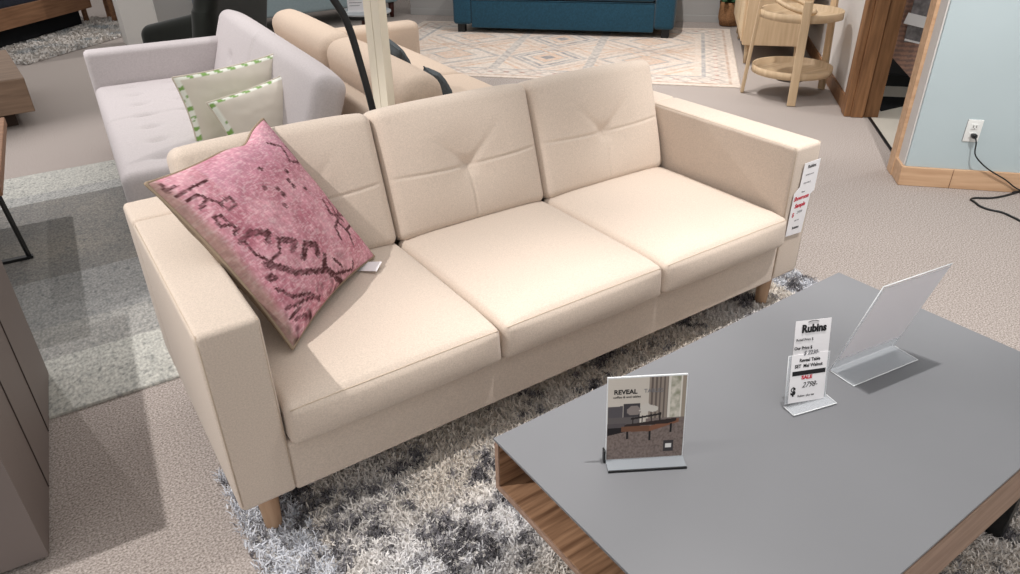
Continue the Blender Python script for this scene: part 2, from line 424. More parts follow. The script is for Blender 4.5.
def shag(name, label, w, h, ntuft, loc, rz, colfn, length=.032, width=.006, base=rgb(190, 186, 182), rough_edge=.02, zb=.008):
    t = thing(name, label, 'rug', loc, rz)
    obj('backing', bx(0.01, w-.01, .01, h-.01, .0005, zb, .003), mat(name+'_backing', base, .95, var=.2, vscale=60), t)
    n = ntuft
    px = rng.random(n)*w; py = rng.random(n)*h
    px += rng.normal(0, rough_edge*.4, n); py += rng.normal(0, rough_edge*.4, n)
    px = np.clip(px, -.012, w+.012); py = np.clip(py, -.012, h+.012)
    th = rng.random(n)*2*PI; lean = .25+.75*rng.random(n); L = length*(.6+.6*rng.random(n))
    az = rng.random(n)*2*PI
    tw = width*(.7+.6*rng.random(n))
    dx = np.cos(th)*tw/2; dy = np.sin(th)*tw/2
    lx = np.cos(az)*np.sin(lean)*L; ly = np.sin(az)*np.sin(lean)*L; lz = np.cos(lean)*L
    V = np.zeros((n, 6, 3)); z0 = zb*.7
    V[:, 0] = np.stack([px-dx, py-dy, np.full(n, z0)], 1); V[:, 1] = np.stack([px+dx, py+dy, np.full(n, z0)], 1)
    V[:, 2] = np.stack([px+dx+lx*.4, py+dy+ly*.4, z0+lz*.7], 1); V[:, 3] = np.stack([px-dx+lx*.4, py-dy+ly*.4, z0+lz*.7], 1)
    V[:, 4] = np.stack([px+dx*.5+lx*1.1, py+dy*.5+ly*1.1, z0+lz], 1); V[:, 5] = np.stack([px-dx*.5+lx*1.1, py-dy*.5+ly*1.1, z0+lz], 1)
    F = []
    me = bpy.data.meshes.new('pile')
    me.vertices.add(n*6); me.vertices.foreach_set('co', V.ravel())
    base_i = np.arange(n)*6
    quads = np.stack([np.stack([base_i, base_i+1, base_i+2, base_i+3], 1), np.stack([base_i+3, base_i+2, base_i+4, base_i+5], 1)], 1).reshape(-1, 4)
    me.loops.add(quads.size); me.loops.foreach_set('vertex_index', quads.ravel().astype(np.int32))
    me.polygons.add(len(quads)); me.polygons.foreach_set('loop_start', (np.arange(len(quads))*4).astype(np.int32)); me.polygons.foreach_set('loop_total', np.full(len(quads), 4, np.int32))
    me.update(); me.validate()
    me.materials.append(M['pile'])
    ca = me.color_attributes.new('Col', 'FLOAT_COLOR', 'POINT')
    cols = np.ones((n, 6, 4), np.float32)
    for i in range(n): cols[i, :, :3] = colfn(px[i], py[i], random.random())
    ca.data.foreach_set('color', cols.ravel())
    o = bpy.data.objects.new('pile', me); COL.objects.link(o); o.parent = t; o['kind'] = 'stuff'
    return t
SC = [rgb(*c)[:3] for c in ((232, 224, 214), (220, 222, 228), (136, 134, 138), (84, 82, 86))]
def shagcol(x, y, r):
    n1 = fbm(x, y, 2.2, 4, 2); n2 = fbm(x, y, 8, 9, 3); n3 = fbm(x, y, 30, 12, 2)
    e = min(x, 2.34-x)
    c = mixc(SC[0], SC[1], 1 if e < .16 else .15+.7*n1)
    k = n2*.95+1.1*n3+.4*n1+.55*(r-.5)-.02
    if k > .24: c = mixc(c, SC[2], min(1, (k-.24)*3.2))
    if k > .6: c = mixc(c, SC[3], min(1, (k-.6)*2))
    s = .9+.2*r
    return [min(1, v*s) for v in c]
shag('shag_rug', 'thick ivory and charcoal mottled shag rug beneath the beige sofa and coffee table', 2.34, 2.88, 300000, (.0, -2.52, 0), 0, shagcol, .021, .0040)
def shagcol2(x, y, r):
    k = fbm(x, y, 4, 3, 3)+.3*(r-.5)
    return mixc(rgb(216, 210, 204)[:3], rgb(160, 166, 170)[:3], k*1.2)
shag('white_shag_rug', 'small pale grey shag rug on the floor before the bed', 2.2, 1.5, 14000, RW(4.57, 4.97), UA, shagcol2, .035, .02)

# ------------------------------------------------------------------ main sofa
SL, SW, SH, SZ = 2.10, .141, .676, .16
sofa = thing('three_seat_sofa', 'beige three-seat sofa with tufted back cushions on the shag rug', 'sofa', (0, 0, 0))
def armfn(x, y, z): return (x, y, z)
for x0 in (0, SL-SW):
    a = obj('arm', bx(x0, x0+SW, 0, .70, SZ, SH, .016, n=(3, 10, 8)), M['beige'], sofa)
    i = .014
    zt = SH-.0005
    pts = [(x0+.010, .69, SH-.0040), (x0+.010, .010, SH-.0040), (x0+.012, .0042, SH-.02), (x0+.012, -.0002, SZ+.02)]
    obj('seam', tube([(x0+.006, .68, SH-.0045), (x0+.006, .006, SH-.0055), (x0+.0065, .0040, SH-.03), (x0+.006, .0035, SZ+.02)], .0018, 6), M['seam'], a)
    obj('seam', tube([(x0+SW-.006, .68, SH-.0045), (x0+SW-.006, .006, SH-.0055), (x0+SW-.0065, .0040, SH-.03), (x0+SW-.006, .0035, SZ+.02)], .0018, 6), M['seam'], a)
obj('back_frame', bx(0, SL, .70, .86, SZ, SH, .016, n=(8, 2, 6)), M['beige'], sofa)
obj('base_rail', bx(SW-.004, SL-SW+.004, .002, .72, SZ-.002, .316, .010, n=(12, 3, 2)), M['beige'], sofa)
cw = (SL-2*SW)/3
def seatfn(w, d, h):
    def f(x, y, z):
        u, v = x/(w/2), y/(d/2)
        top = max(0, z/(h/2))
        z2 = z+.032*top*.8*max(0, 1-abs(u)**5)**.8*max(0, 1-abs(v)**7)**.8
        fr = max(0, -v)**6
        y2 = y-.012*fr*(1-abs(u)**4)*(1-(z/(h/2))**2)
        # soft pinch towards the seams
        x2 = x*(1-.012*fr*abs(u)**3*(1+z/(h/2)))
        return (x2, y2, z2)
    return f
for i in range(3):
    w, d, h = cw-.004, .66, .112
    x = SW+cw*(i+.5)
    c = obj('seat_cushion', rbox((w, d, h), .020, (24, 24, 4), 4, seatfn(w, d, h)), M['beige'], sofa, loc=(x, .32-.018, .3725))
    sf = seatfn(w, d, h); rr_ = .020*.29
    obj('seam', tube([sf((w/2-.006)*(k/12-1), -d/2+rr_, h/2-rr_) for k in range(25)], .0013, 6), M['seam'], c)
def backfn(w, d, h, sd):
    def f(x, y, z):
        u, v = x/(w/2), z/(h/2)
        fr = max(0, -y/(d/2))
        b = .030*max(0, 1-abs(u)**3)*max(0, 1-abs(v)**3)
        zc = -.02
        rr = math.hypot(x, z-zc)
        pin = .016*math.exp(-(rr/.030)**2)+.020*math.exp(-(rr/.12)**2)
        # horizontal seam and vertical seam from the button down
        pin += .0042*math.exp(-((z-zc-.012*u*u)/.0042)**2)*(1-abs(u)**8)
        if z < zc: pin += .0042*math.exp(-(x/.0042)**2)*(1-max(0, -v)**8)
        # diagonal creases
        pin += .006*math.exp(-((abs(x)*.9-(z-zc))/.018)**2)*math.exp(-(rr/.12)**2)*(1 if z > zc else 0)
        y2 = y-fr*(b-pin)
        if y > 0: y2 = y+.012*(1-abs(u)**3)*(1-abs(v)**3)
        # crowned top edge, slightly saggy
        z2 = z-(.010*abs(u)**4 if v > 0 else -.0)*max(0, v)
        return (x, y2, z2)
    return f
for i in range(3):
    w, d, h = cw-.004, .145, .445
    x = SW+cw*(i+.5)
    tl = R(-17.5)
    c = obj('back_cushion', rbox((w, d, h), .034, (100, 3, 92), 4, backfn(w, d, h, i)), M['beige'], sofa)
    # bottom front edge at y=.585, z=.425
    m = Matrix.Translation((x, .583, .432)) @ Matrix.Rotation(tl, 4, 'X') @ Matrix.Translation((0, d/2, h/2))
    c.matrix_local = m
for (x, y) in ((.075, .075), (SL-.075, .075), (.075, .78), (SL-.075, .78)):
    obj('leg', lathe([(.021, -.0), (.022, .003), (.029, .13), (.029, SZ)], 20, (0, 0, 0)), M['legwood'], sofa, loc=(x, y, .012))

# sign hung on the right arm front
t = thing('price_tag', 'long white price tag reading Showroom Sample hung on the right sofa arm', 'price tag', (2.035, -.004, .34))
Pm = Matrix.Identity(4)
pc = prism([(-.052, 0), (.038, -.006), (.043, .06), (.047, .145), (.065, .155), (.065, .272), (-.022, .272), (-.025, .185), (-.05, .165)], 0, .0012)
paper = obj('card', pc, M['paper'], t, smooth=False, mx=basis((0, 0, 0), (1, 0, 0), (0, 0, 1)))
def tt(s, x, z, size, m, bold=0, sq=1, sh=0): return text(s, size, m, t, basis((x, -.0016, z), (1, 0, 0), (0, 0, 1)), 'lettering', bold, sq, sh)
tt('Rubins', .022, .255, .017, M['ink'], .0004); tt('RETAIL VALUE', .018, .225, .007, M['greyink']); tt('OUR PRICE', .012, .195, .008, M['greyink'])
tt('Floor', .0, .163, .008, M['ink']); tt('Showroom', -.004, .142, .0215, M['red'], .0009, .85, .2); tt('Sample', -.004, .113, .0215, M['red'], .0009, .95, .2)
tt('$', -.033, .08, .022, M['red'], .0006); tt('2999', .0, .085, .015, M['greyink'], 0, 1, .3); tt('plus tax', -.005, .055, .008, M['greyink']); tt('Rubins', -.004, .025, .014, M['ink'], .0003)

# pink pillow
T_, L_, B_, R_ = Vector((.4065, .7191, .8668)), Vector((.0370, .3970, .8612)), Vector((.2331, .1780, .4707)), Vector((.5907, .5116, .4608))
DOTS = [(0.218, 0.547), (0.314, 0.459), (0.352, 0.534), (0.396, 0.539), (0.444, 0.489), (0.303, 0.707), (0.35, 0.664), (0.394, 0.666), (0.437, 0.735)]
LINES = [[(0.249, 0.169), (0.248, 0.24), (0.302, 0.238), (0.297, 0.173), (0.249, 0.169)], [(0.158, 0.055), (0.161, 0.117), (0.201, 0.137), (0.218, 0.07)], [(0.201, 0.137), (0.249, 0.169)], [(0.292, 0.08), (0.299, 0.12), (0.363, 0.125), (0.34, 0.072), (0.292, 0.08)], [(0.363, 0.125), (0.394, 0.138), (0.402, 0.099)], [(0.45, 0.102), (0.443, 0.183), (0.496, 0.26), (0.524, 0.225)], [(0.55, 0.283), (0.611, 0.371), (0.636, 0.315)], [(0.55, 0.283), (0.6, 0.243), (0.612, 0.159), (0.539, 0.119), (0.461, 0.12)], [(0.701, 0.353), (0.658, 0.422), (0.697, 0.486), (0.744, 0.45)], [(0.775, 0.501), (0.836, 0.431)], [(0.827, 0.555), (0.908, 0.6)], [(0.606, 0.124), (0.662, 0.187), (0.73, 0.241), (0.804, 0.368), (0.85, 0.453), (0.931, 0.495), (1.0, 0.573)], [(0.658, 0.08), (0.663, 0.118), (0.69, 0.129), (0.683, 0.089), (0.658, 0.08)], [(0.725, 0.085), (0.81, 0.137), (0.872, 0.252), (0.949, 0.302)], [(0.032, 0.036), (0.076, 0.022), (0.074, 0.077)], [(0.116, 0.03), (0.114, 0.142)], [(0.115, 0.159), (0.12, 0.23)], [(0.547, 0.811), (0.624, 0.781), (0.713, 0.874)], [(0.551, 0.945), (0.618, 0.946), (0.69, 0.973), (0.658, 0.826)], [(0.557, 0.882), (0.701, 0.794), (0.795, 0.837)], [(0.627, .98), (0.703, 0.735), (0.778, 0.715)], [(0.755, .97), (0.757, 0.832), (0.863, 0.799)], [(0.112, 0.793), (0.181, 0.877), (0.269, 0.814), (0.306, 0.894), (0.281, 0.953), (0.191, 0.94)], [(0.825, 0.457), (0.906, 0.505), (0.976, 0.694), (0.938, 0.719)], [(0.834, 0.071), (0.885, 0.225), (0.932, 0.313)], [(0.905, 0.075), (0.936, 0.157)], [(0.885, 0.143), (0.884, 0.064)]]
THICK = {5: .016, 6: .016, 8: .018, 9: .016, 11: .016}
def segd(px, py, a, b):
    ax, ay = a; bx_, by = b; dx, dy = bx_-ax, by-ay; l = dx*dx+dy*dy
    t = 0 if l == 0 else max(0, min(1, ((px-ax)*dx+(py-ay)*dy)/l))
    return math.hypot(px-ax-t*dx, py-ay-t*dy)
PK = [rgb(*c)[:3] for c in ((172, 106, 120), (212, 160, 170), (206, 152, 172), (78, 46, 48), (136, 120, 104))]
def pinkcol(i, j):
    n = fbm(i, j, 6, 2, 3); th = fbm(i*1.2, j*5, 26, 7, 2); th2 = fbm(i*5, j*1.2, 26, 8, 2)
    c = mixc(PK[0], PK[1], .45+.5*n+.9*max(0, th)+.3*th2)
    if j > .25: c = mixc(c, PK[2], .5*max(0, 1-abs(i-.12)/.22))
    fl = fbm(i*7, j*1.0, 34, 21, 2)
    if fl > .16: c = mixc(c, rgb(234, 208, 210)[:3], min(.38, (fl-.16)*2))
    n2 = fbm(i, j, 16, 5, 2)
    lowz = max(0, min(1, (i-.80)/.12))*max(0, min(1, (.75-j)/.2))
    c = mixc(c, PK[3], lowz*max(0, n2*1.6+.1)); 
    edge = max(0, min(1, (.06-j)/.04))
    c = mixc(c, PK[4], edge*.7)
    jit = .006*fbm(i, j, 60, 3, 2)
    d = 9
    i0, j0 = i, j; i = round(i*105)/105+.003*noise.noise(Vector((i*90, j*90, 1))); j = round(j*105)/105+.003*noise.noise(Vector((i*90, j*90, 7)))
    for k, l in enumerate(LINES):
        r0 = THICK.get(k, .0085)
        for a, b in zip(l[:-1], l[1:]):
            if min(a[0], b[0])-.03 < i < max(a[0], b[0])+.03 and min(a[1], b[1])-.03 < j < max(a[1], b[1])+.03:
                d = min(d, segd(i, j, a, b)/r0)
    for a in DOTS: d = min(d, math.hypot(i-a[0], j-a[1])/.014)
    q = d+jit*45
    if q < 1.15: c = mixc(c, PK[3], .95*min(1, (1.3-q)*3)*(.85+.6*th2+.2*n))
    return c
def pillow_mesh(w, h, t, n, ear=.06, p=.5, dent=False):
    def P(u, v, s):
        e2 = .075*math.exp(-((v-.42)/.22)**2)*(1 if u < 0 and dent else 0)
        a = u*(1-ear*(1-v*v)*u*u*1.0-e2*u**4); b = v*(1-ear*(1-u*u)*v*v)
        k = (max(0, 1-u*u)*max(0, 1-v*v))**p
        wr = .004*fbm(u, v, 3, 4, 2)*(k > 0)
        return (a*w/2, b*h/2, s*(t/2*k)+wr*min(1, k*2))
    top = grid(n, n, lambda a, b: P(2*a-1, 2*b-1, 1)); bot = grid(n, n, lambda a, b: P(2*a-1, 2*b-1, -1))
    rim = [P(-1+2*k/n, -1, 0) for k in range(n)]+[P(1, -1+2*k/n, 0) for k in range(n)]+[P(1-2*k/n, 1, 0) for k in range(n)]+[P(-1, 1-2*k/n, 0) for k in range(n)]
    return top, (bot[0], [q[::-1] for q in bot[1]]), rim
cen = (T_+L_+B_+R_)/4
e1 = (B_-L_)+(R_-T_); e2 = (T_-L_)+(R_-B_)
nrm = e1.cross(e2).normalized()
pm = basis(cen+nrm*.012, e1, e2)
pt = thing('throw_pillow', 'pink distressed kilim throw pillow leaning in the left corner of the beige sofa', 'pillow', cen)
pm2 = Matrix.Translation(-cen) @ pm
top, bot, rim = pillow_mesh(.515, .515, .145, 170, .085, .42, True)
vf = join(top, bot)
pc = obj('cover', vf, M['col'], pt, mx=pm2)
nt_ = len(top[0]); N1 = 171
cols = []
for k in range(nt_):
    cols.append(pinkcol((k % N1)/170, (k//N1)/170))
for k in range(nt_): cols.append(PK[4])
paint(pc, cols)
obj('welt', tube(rim, .0045, 6, True), mat('pillow_welt', rgb(150, 132, 112), .9, bump=.5), pt, mx=pm2)
ql = [Vector((.513, .482, .455)), Vector((.55, .505, .462)), Vector((.615, .445, .470)), Vector((.578, .405, .466))]
cl = obj('care_tag', ([tuple(q-cen) for q in ql]+[tuple(q-cen-Vector((0, 0, .0012))) for q in ql], [(0, 1, 2, 3)[::-1], (4, 5, 6, 7), (0, 1, 5, 4), (1, 2, 6, 5), (2, 3, 7, 6), (3, 0, 4, 7)]), M['paper'], pt, smooth=False)
tag(cl, 'white paper care tag lying on the seat')

# ------------------------------------------------------------------ coffee table
TH = .0115
t = thing('coffee_table', 'low walnut coffee table with smooth grey top at the lower right', 'coffee table', (.505, -.346, 0), TH)
TW, TD = 1.296, .722
obj('top', bx(0, TW, -TD, 0, .3925, .40, .0015), M['table_top'], t, smooth=False)
sh = obj('box', join(bx(.004, TW-.004, -TD+.004, -.004, .25, .264, .002), bx(.004, TW-.004, -.018, -.004, .264, .392, .002),
         bx(.004, TW-.004, -TD+.004, -TD+.018, .264, .392, .002), bx(.36, .374, -TD+.018, -.018, .264, .392, .001), bx(TW-.38, TW-.366, -TD+.018, -.018, .264, .392, .001)), M['walnut'], t, smooth=False)
obj('edge_banding', join(bx(.0, .004, -TD+.004, -.004, .25, .264, .001), bx(.0, .004, -.018, -.004, .264, .392, .001), bx(.0, .004, -TD+.004, -TD+.018, .264, .392, .001)), M['walnut_edge'], t, smooth=False)
obj('front_panel', bx(.004, TW-.004, -TD-.002, -TD+.004, .25, .3905, .001), M['walnut_edge'], t, smooth=False)
for x in (.20, TW-.235):
    for y in (-TD+.02, -.05):
        obj('leg', bx(x, x+.03, y, y+.035, .012, .25, .003), M['black'], t, smooth=False)

# REVEAL sign in its holder
def panel(o, xdir, up, w, h, th=.002, r=0):
    m = basis(o, xdir, up); return rbox((w, h, th), .0008, c=(w/2, h/2, 0)), m
t = thing('sign_holder', 'picture sign headed REVEAL in a small acrylic stand on the grey table', 'sign', (.66, -.55, .4))
def loc_(p, base): return Vector(p)-Vector(base)
bO = (.66, -.55, .4)
cr0, cr1 = Vector((.663, -.544, .4025)), Vector((.819, -.635, .4025))
xd = (cr1-cr0).normalized(); W = (cr1-cr0).length*.93
fr_ = Vector((-xd.y, xd.x, 0))*-1   # towards the viewer
upv = (Vector((0, 0, 1))*.196-fr_*.032)
pl, m = panel(cr0-Vector(bO), xd, upv, W, .199, .004)
obj('back_plate', pl, M['acryl_edge'], t, mx=m)
bp, m2 = panel(cr0-Vector(bO)+fr_*.036, xd, -fr_, W, .036, .003)
obj('base_plate', bp, M['frost'], t, mx=m2)
obj('base_edge', rbox((W, .003, .006), .0008, c=(W/2, 0, -.0)), M['black'], t, mx=m2)
# printed picture
def pic(u, v):
    def c_(r, g, b): return list(rgb(r, g, b)[:3])
    col = c_(206, 198, 188)
    if u > .52: col = c_(150, 138, 128) if math.sin(u*120) > -.1 else c_(104, 94, 88)
    if u > .77: col = c_(222, 216, 206) if u < .95 else c_(160, 148, 134)
    if .80 < u < .93: col = mixc(c_(214, 208, 196), c_(150, 150, 130), .4+.8*fbm(u, v, 14, 3))
    if v < .50-.08*(u < .5): col = c_(122, 110, 106)
    if v < .45: col = mixc(c_(132, 118, 112), c_(104, 92, 88), .4+.9*fbm(u, v, 40, 4))
    # couch
    if .0 < u < .20 and .52 < v < .66+.03*u: col = c_(86, 82, 86)
    if .20 < u < .42 and .52 < v < .69: col = c_(66, 62, 66)
    if .25 < u < .43 and .55 < v < .66 and abs(u-.34)/.09+abs(v-.6)/.07 < 1.3: col = c_(140, 130, 126)
    if math.hypot((u-.50)/.09, (v-.62)/.055)+.5*fbm(u, v, 18, 6) < .95 or math.hypot((u-.60)/.05, (v-.62)/.04)+.5*fbm(u, v, 18, 9) < .95: col = c_(206, 200, 192)
    if 0 < u < .42 and .44 < v < .525: col = c_(98, 92, 92)
    if 0 < u < .24 and .30+.18*u < v < .45: col = c_(30, 26, 28) if v < .40 else c_(86, 80, 82)
    # dark table behind
    if .3 < u < .70 and abs(v-(.50+.12*(u-.3))) < .012: col = c_(40, 34, 34)
    for x in (.33, .45, .57, .68):
        if abs(u-x) < .008 and .44 < v < .52+.12*(u-.3): col = c_(40, 34, 34)
    # walnut table
    if .18 < u < .55 and .345-.03*(u-.18) < v < .41: col = c_(112, 78, 60)
    if .55 <= u < .93 and .335+.26*(u-.55) < v < .40+.22*(u-.55): col = c_(128, 86, 66)
    if .22 < u < .9 and .405+.03*(u-.2) < v < .44+.08*(u-.3) and v > .34+.28*(u-.5): col = c_(48, 38, 36)
    for x, a, b in ((.265, .25, .345), (.555, .22, .34), (.83, .31, .42)):
        if abs(u-x) < .014 and a < v < b: col = c_(24, 22, 24)
    if .74 < u < .88 and .07 < v < .21: col = c_(60, 56, 58)
    if .77 < u < .85 and .115 < v < .165: col = c_(226, 224, 222)
    return col
PH = .194
im = grid(150, 170, lambda a, b: (a*W*.975+.002, b*PH, 0))
io = obj('printed_picture', im, M['print'], t, smooth=False, mx=m @ Matrix.Translation((0, .002, .0024)))
# panel normal faces the viewer: flip if needed
paint(io, [pic(k % 151/150, (k//151)/170) for k in range(151*171)])
text('REVEAL', .0145, M['ink'], t, m @ Matrix.Translation((W*.23, PH*.845, .0028)), 'lettering', .0004, 1.0)
text('TABLES', .0125, M['greyink'], t, m @ Matrix.Translation((W*.58, PH*.847, .0028)), 'lettering', 0, 1.0)
text('coffee & end tables', .0075, M['ink'], t, m @ Matrix.Translation((W*.25, PH*.785, .0028)), 'lettering')
obj('clip', rbox((.004, .03, .016), .0015, c=(-.003, .012, .0)), M['black'], t, mx=m)

# large holder facing away
bO = (1.445, -.63, .4)
t = thing('large_sign_holder', 'tall acrylic holder with a blank white sheet leaning over its clear base', 'sign holder', bO)
c0, c1 = Vector((1.332, -.625, .402)), Vector((1.562, -.655, .402))
xd = (c1-c0).normalized(); W = (c1-c0).length
fr_ = Vector((xd.y, -xd.x, 0))
upv = Vector((0, 0, 1))*.276+fr_*.075
pl, m = panel(c0-Vector(bO), xd, upv, W, .292, .003)
obj('back_plate', pl, M['acryl'], t, mx=m)
obj('plate_edge', join(tube([(0, 0, 0), (0, .292, 0), (W, .292, 0), (W, 0, 0)], .0014, 6)), M['acryl_edge'], t, mx=m)
obj('sheet', rbox((W-.008, .245, .0008), .0002, c=(W/2, .165, .0025)), M['thin_paper'], t, mx=m)
bp, m2 = panel(c0-Vector(bO)+fr_*.072, xd, -fr_, W, .072, .003)
obj('base_plate', bp, M['acryl'], t, mx=m2)
obj('base_edge', tube([(0, .07, 0), (0, 0, 0), (W, 0, 0), (W, .07, 0)], .0016, 6), M['acryl_edge'], t, mx=m2)

# small price sign
bO = (1.165, -.67, .4)
t = thing('price_sign', 'narrow white price card reading Rubins in a small acrylic stand on the table', 'price sign', bO)
c0, c1 = Vector((1.118, -.655, .403)), Vector((1.228, -.682, .403))
xd = (c1-c0).normalized(); W = (c1-c0).length
fr_ = Vector((xd.y, -xd.x, 0))
upv = Vector((.022, .050, .190))
m = basis(c0-Vector(bO)+Vector((0, 0, .010)), xd, upv) @ Matrix.Rotation(R(-6.5), 4, 'Z')
obj('back_plate', rbox((W+.004, .118, .0025), .0008, c=(W/2, .059, -.002)), M['acryl'], t, mx=m)
obj('plate_edge', tube([(-.002, .0, -.002), (-.002, .118, -.002), (W+.002, .118, -.002), (W+.002, 0, -.002)], .0011, 6), M['acryl_edge'], t, mx=m)
obj('card', rbox((W-.010, .118, .0008), .0002, c=(W/2, .061, .0004)), M['paper'], t, mx=m)
obj('upper_card', rbox((W-.012, .105, .0008), .0002, c=(W/2+.002, .148, -.0005)), M['paper'], t, mx=m)
b2, m2 = panel(c0-Vector(bO)+fr_*.030, xd, -fr_, W+.01, .034, .003)
obj('base_plate', b2, M['acryl'], t, mx=m2)
obj('base_edge', tube([(0, .034, .001), (0, 0, .001), (W+.01, 0, .001), (W+.01, .034, .001)], .0013, 6), M['acryl_edge'], t, mx=m2)
def pt_(s, x, y, size, mm, bold=0, sq=1, sh=0, rz=0): text(s, size, mm, t, m @ Matrix.Translation((W/2+x, y, .0011)) @ Matrix.Rotation(rz, 4, 'Z'), 'lettering', bold, sq, sh)
pt_('Rubins', .004, .180, .026, M['ink'], .0011); obj('swoosh', tube([(W/2-.014+.005*k, .196+.003*math.sin(PI*k/6), .0008) for k in range(7)], .0007, 5), M['ink'], t, mx=m)
pt_('Retail Price $', -.020, .155, .009, M['ink']); pt_('Our Price $', -.022, .135, .0105, M['ink'], .0002)
pt_('$ 2230-', .002, .122, .014, M['greyink'], .0002, 1, .3)
pt_('Reveal Table', .0, .105, .0115, M['ink'], .0003); pt_('SET  Mel Walnut', -.002, .091, .0115, M['ink'], .0003)
obj('black_band', rbox((W-.018, .011, .0004), .0001, c=(W/2+.001, .074, .0011)), M['ink'], t, mx=m)
pt_('SALE', -.004, .062, .012, M['red'], .0006, 1.2); pt_('2798-', .006, .043, .019, M['ink'], .0, 1, .35)
pt_('$', -.040, .030, .026, M['ink'], .0012); pt_('Rubins  plus tax', -.002, .017, .0075, M['ink'])

# ------------------------------------------------------------------ lilac-grey sofa at left
t = thing('tufted_sofa', 'pale lilac grey tufted sofa behind the left end of the beige sofa', 'sofa', (.085, 1.88, 0), R(-4))
ln = 1.73
def tuftfn(w, d, h, ox=0, step=.42):
    def f(x, y, z):
        u, v = x/(w/2), y/(d/2); top = max(0, z/(h/2))
        b = .02*max(0, 1-abs(u)**4)*max(0, 1-abs(v)**4)
        dim = 0
        for qx in (-.17, .06, .28):
            for k in range(-3, 4):
                yy = k*.235
                dim += .022*math.exp(-((x-qx)**2/.0022+(y-yy)**2/.0006))
        dim += .010*math.exp(-((y-.0)/.010)**2)
        return (x, y, z+top*(b-dim))
    return f
sc = obj('seat_cushion', rbox((.74, ln, .17), .045, (46, 90, 3), 4, tuftfn(.74, ln, .17)), M['lav'], t, loc=(.37, ln/2, .325))
obj('base', bx(.01, .90, .0, ln+.02, .10, .25, .02, n=(3, 6, 2)), M['lav'], t)
def lbackfn(x, y, z):
    v = z/.26
    return (x-.0*v, y, z+.0)
obj('far_arm', bx(-.0, .80, ln, ln+.14, .12, .605, .03, n=(6, 3, 6)), M['lav'], t)
def pbf(w, d, h):
    def f(x, y, z):
        u, v = y/(d/2), z/(h/2)
        s = -1 if x < 0 else .4
        b = .028*max(0, 1-abs(u)**4)*max(0, 1-abs(v)**4)
        dd = 0
        for k in (-1, 1):
            dd += .03*math.exp(-((y-k*.45)**2/.002+(z-.02)**2/.0006))
        dd += .014*math.exp(-(y/.012)**2)
        return (x+s*(b-dd*(x < 0)), y, z-.02*abs(u)**8)
    return f
bk = obj('backrest', rbox((.15, ln+.40, .50), .06, (3, 80, 22), 4, pbf(.15, ln+.40, .50)), M['lav'], t)
bk.matrix_local = Matrix.Translation((.83, (ln-.02)/2, .52)) @ Matrix.Rotation(R(20), 4, 'Y')
for (x, y) in ((.06, .08), (.84, .08), (.06, ln-.06), (.84, ln-.06)):
    obj('leg', lathe([(.014, 0), (.022, .10)], 14), M['legwood'], t, loc=(x, y, .009))

def leafpillow(name, label, cen, xd, up, w, h, th, seed):
    t = thing(name, label, 'pillow', cen, group='leaf bordered pillows on the lilac sofa')
    top, bot, rim = pillow_mesh(w, h, th, 60, .07, .45)
    m = basis((0, 0, 0), xd, up)
    c = obj('cover', join(top, bot), M['satincol'], t, mx=m)
    G = [rgb(*q)[:3] for q in ((242, 243, 232), (132, 172, 92), (220, 212, 199))]
    cols = []
    for k in range(len(top[0])*2):
        kk = k % len(top[0]); u = 2*(kk % 61)/60-1; v = 2*(kk//61)/60-1
        e = max(abs(u), abs(v))
        c_ = G[2]
        if e > (.90 if abs(v) > abs(u) else .93) or k >= len(top[0]):
            s = u if abs(v) > abs(u) else v
            lf = math.sin(s*26+e*14+seed)
            c_ = G[1] if lf > .15 else G[0]
            if fbm(u, v, 5, seed) > .25: c_ = G[0]
        cols.append(c_)
    paint(c, cols)
    obj('piping', tube(rim, .004, 6, True), M['satin'], t, mx=m)
leafpillow('leaf_trim_pillow', 'ivory satin pillow with green leaf border, the rear one on the lilac sofa', Vector((.71, 2.20, .54)), (.97, .22, .04), (.12, .15, .9), .56, .38, .12, 1)
leafpillow('leaf_trim_pillow', 'ivory satin pillow with green leaf border, the front one nearer the beige sofa', Vector((.80, 1.98, .50)), (.93, .34, .10), (.06, .30, .75), .56, .36, .12, 2.5)

# ------------------------------------------------------------------ rear beige sofa, seen from behind
t = thing('rear_sofa', 'sand beige sofa seen from behind, back to back with the lilac sofa', 'sofa', (1.20, 1.40, 0), R(-3.4))
rl = 2.36
obj('back_rail', bx(-.13, -.03, 0, rl, .09, .60, .025, n=(2, 8, 4)), M['beige2'], t)
obj('base', bx(-.04, .86, 0, rl, .10, .30, .02, n=(2, 8, 2)), M['beige2'], t)
def rbf(w, d, h):
    def f(x, y, z):
        u, v = y/(d/2), z/(h/2)
        b = .03*max(0, 1-abs(u)**4)*max(0, 1-abs(v)**3)
        return (x+(b if x > 0 else -b*.6), y, z-.012*abs(u)**6*max(0, v))
    return f
for k in range(2):
    d = rl/2-.064
    c = obj('back_cushion', rbox((.19, d, .43), .08, (3, 24, 12), 6, rbf(.19, d, .43)), M['beige2'], t)
    c.matrix_local = Matrix.Translation((.115, d/2+k*(d+.004), .525)) @ Matrix.Rotation(R(-8), 4, 'Y')
    s = obj('seat_cushion', rbox((.66, d, .15), .04, (10, 16, 3), 4, seatfn(.66, d, .15)), M['beige2'], t, loc=(.52, d/2+k*(d+.004), .36))
obj('far_arm', bx(-.1, 1.08, rl-.12, rl+.04, .10, .55, .05, n=(6, 2, 5)), M['beige2'], t)
for (x, y) in ((-.0, .1), (.8, .1), (.0, rl-.1), (.8, rl-.1)):
    obj('leg', lathe([(.014, 0), (.022, .10)], 14), M['legwood'], t, loc=(x, y, .0))
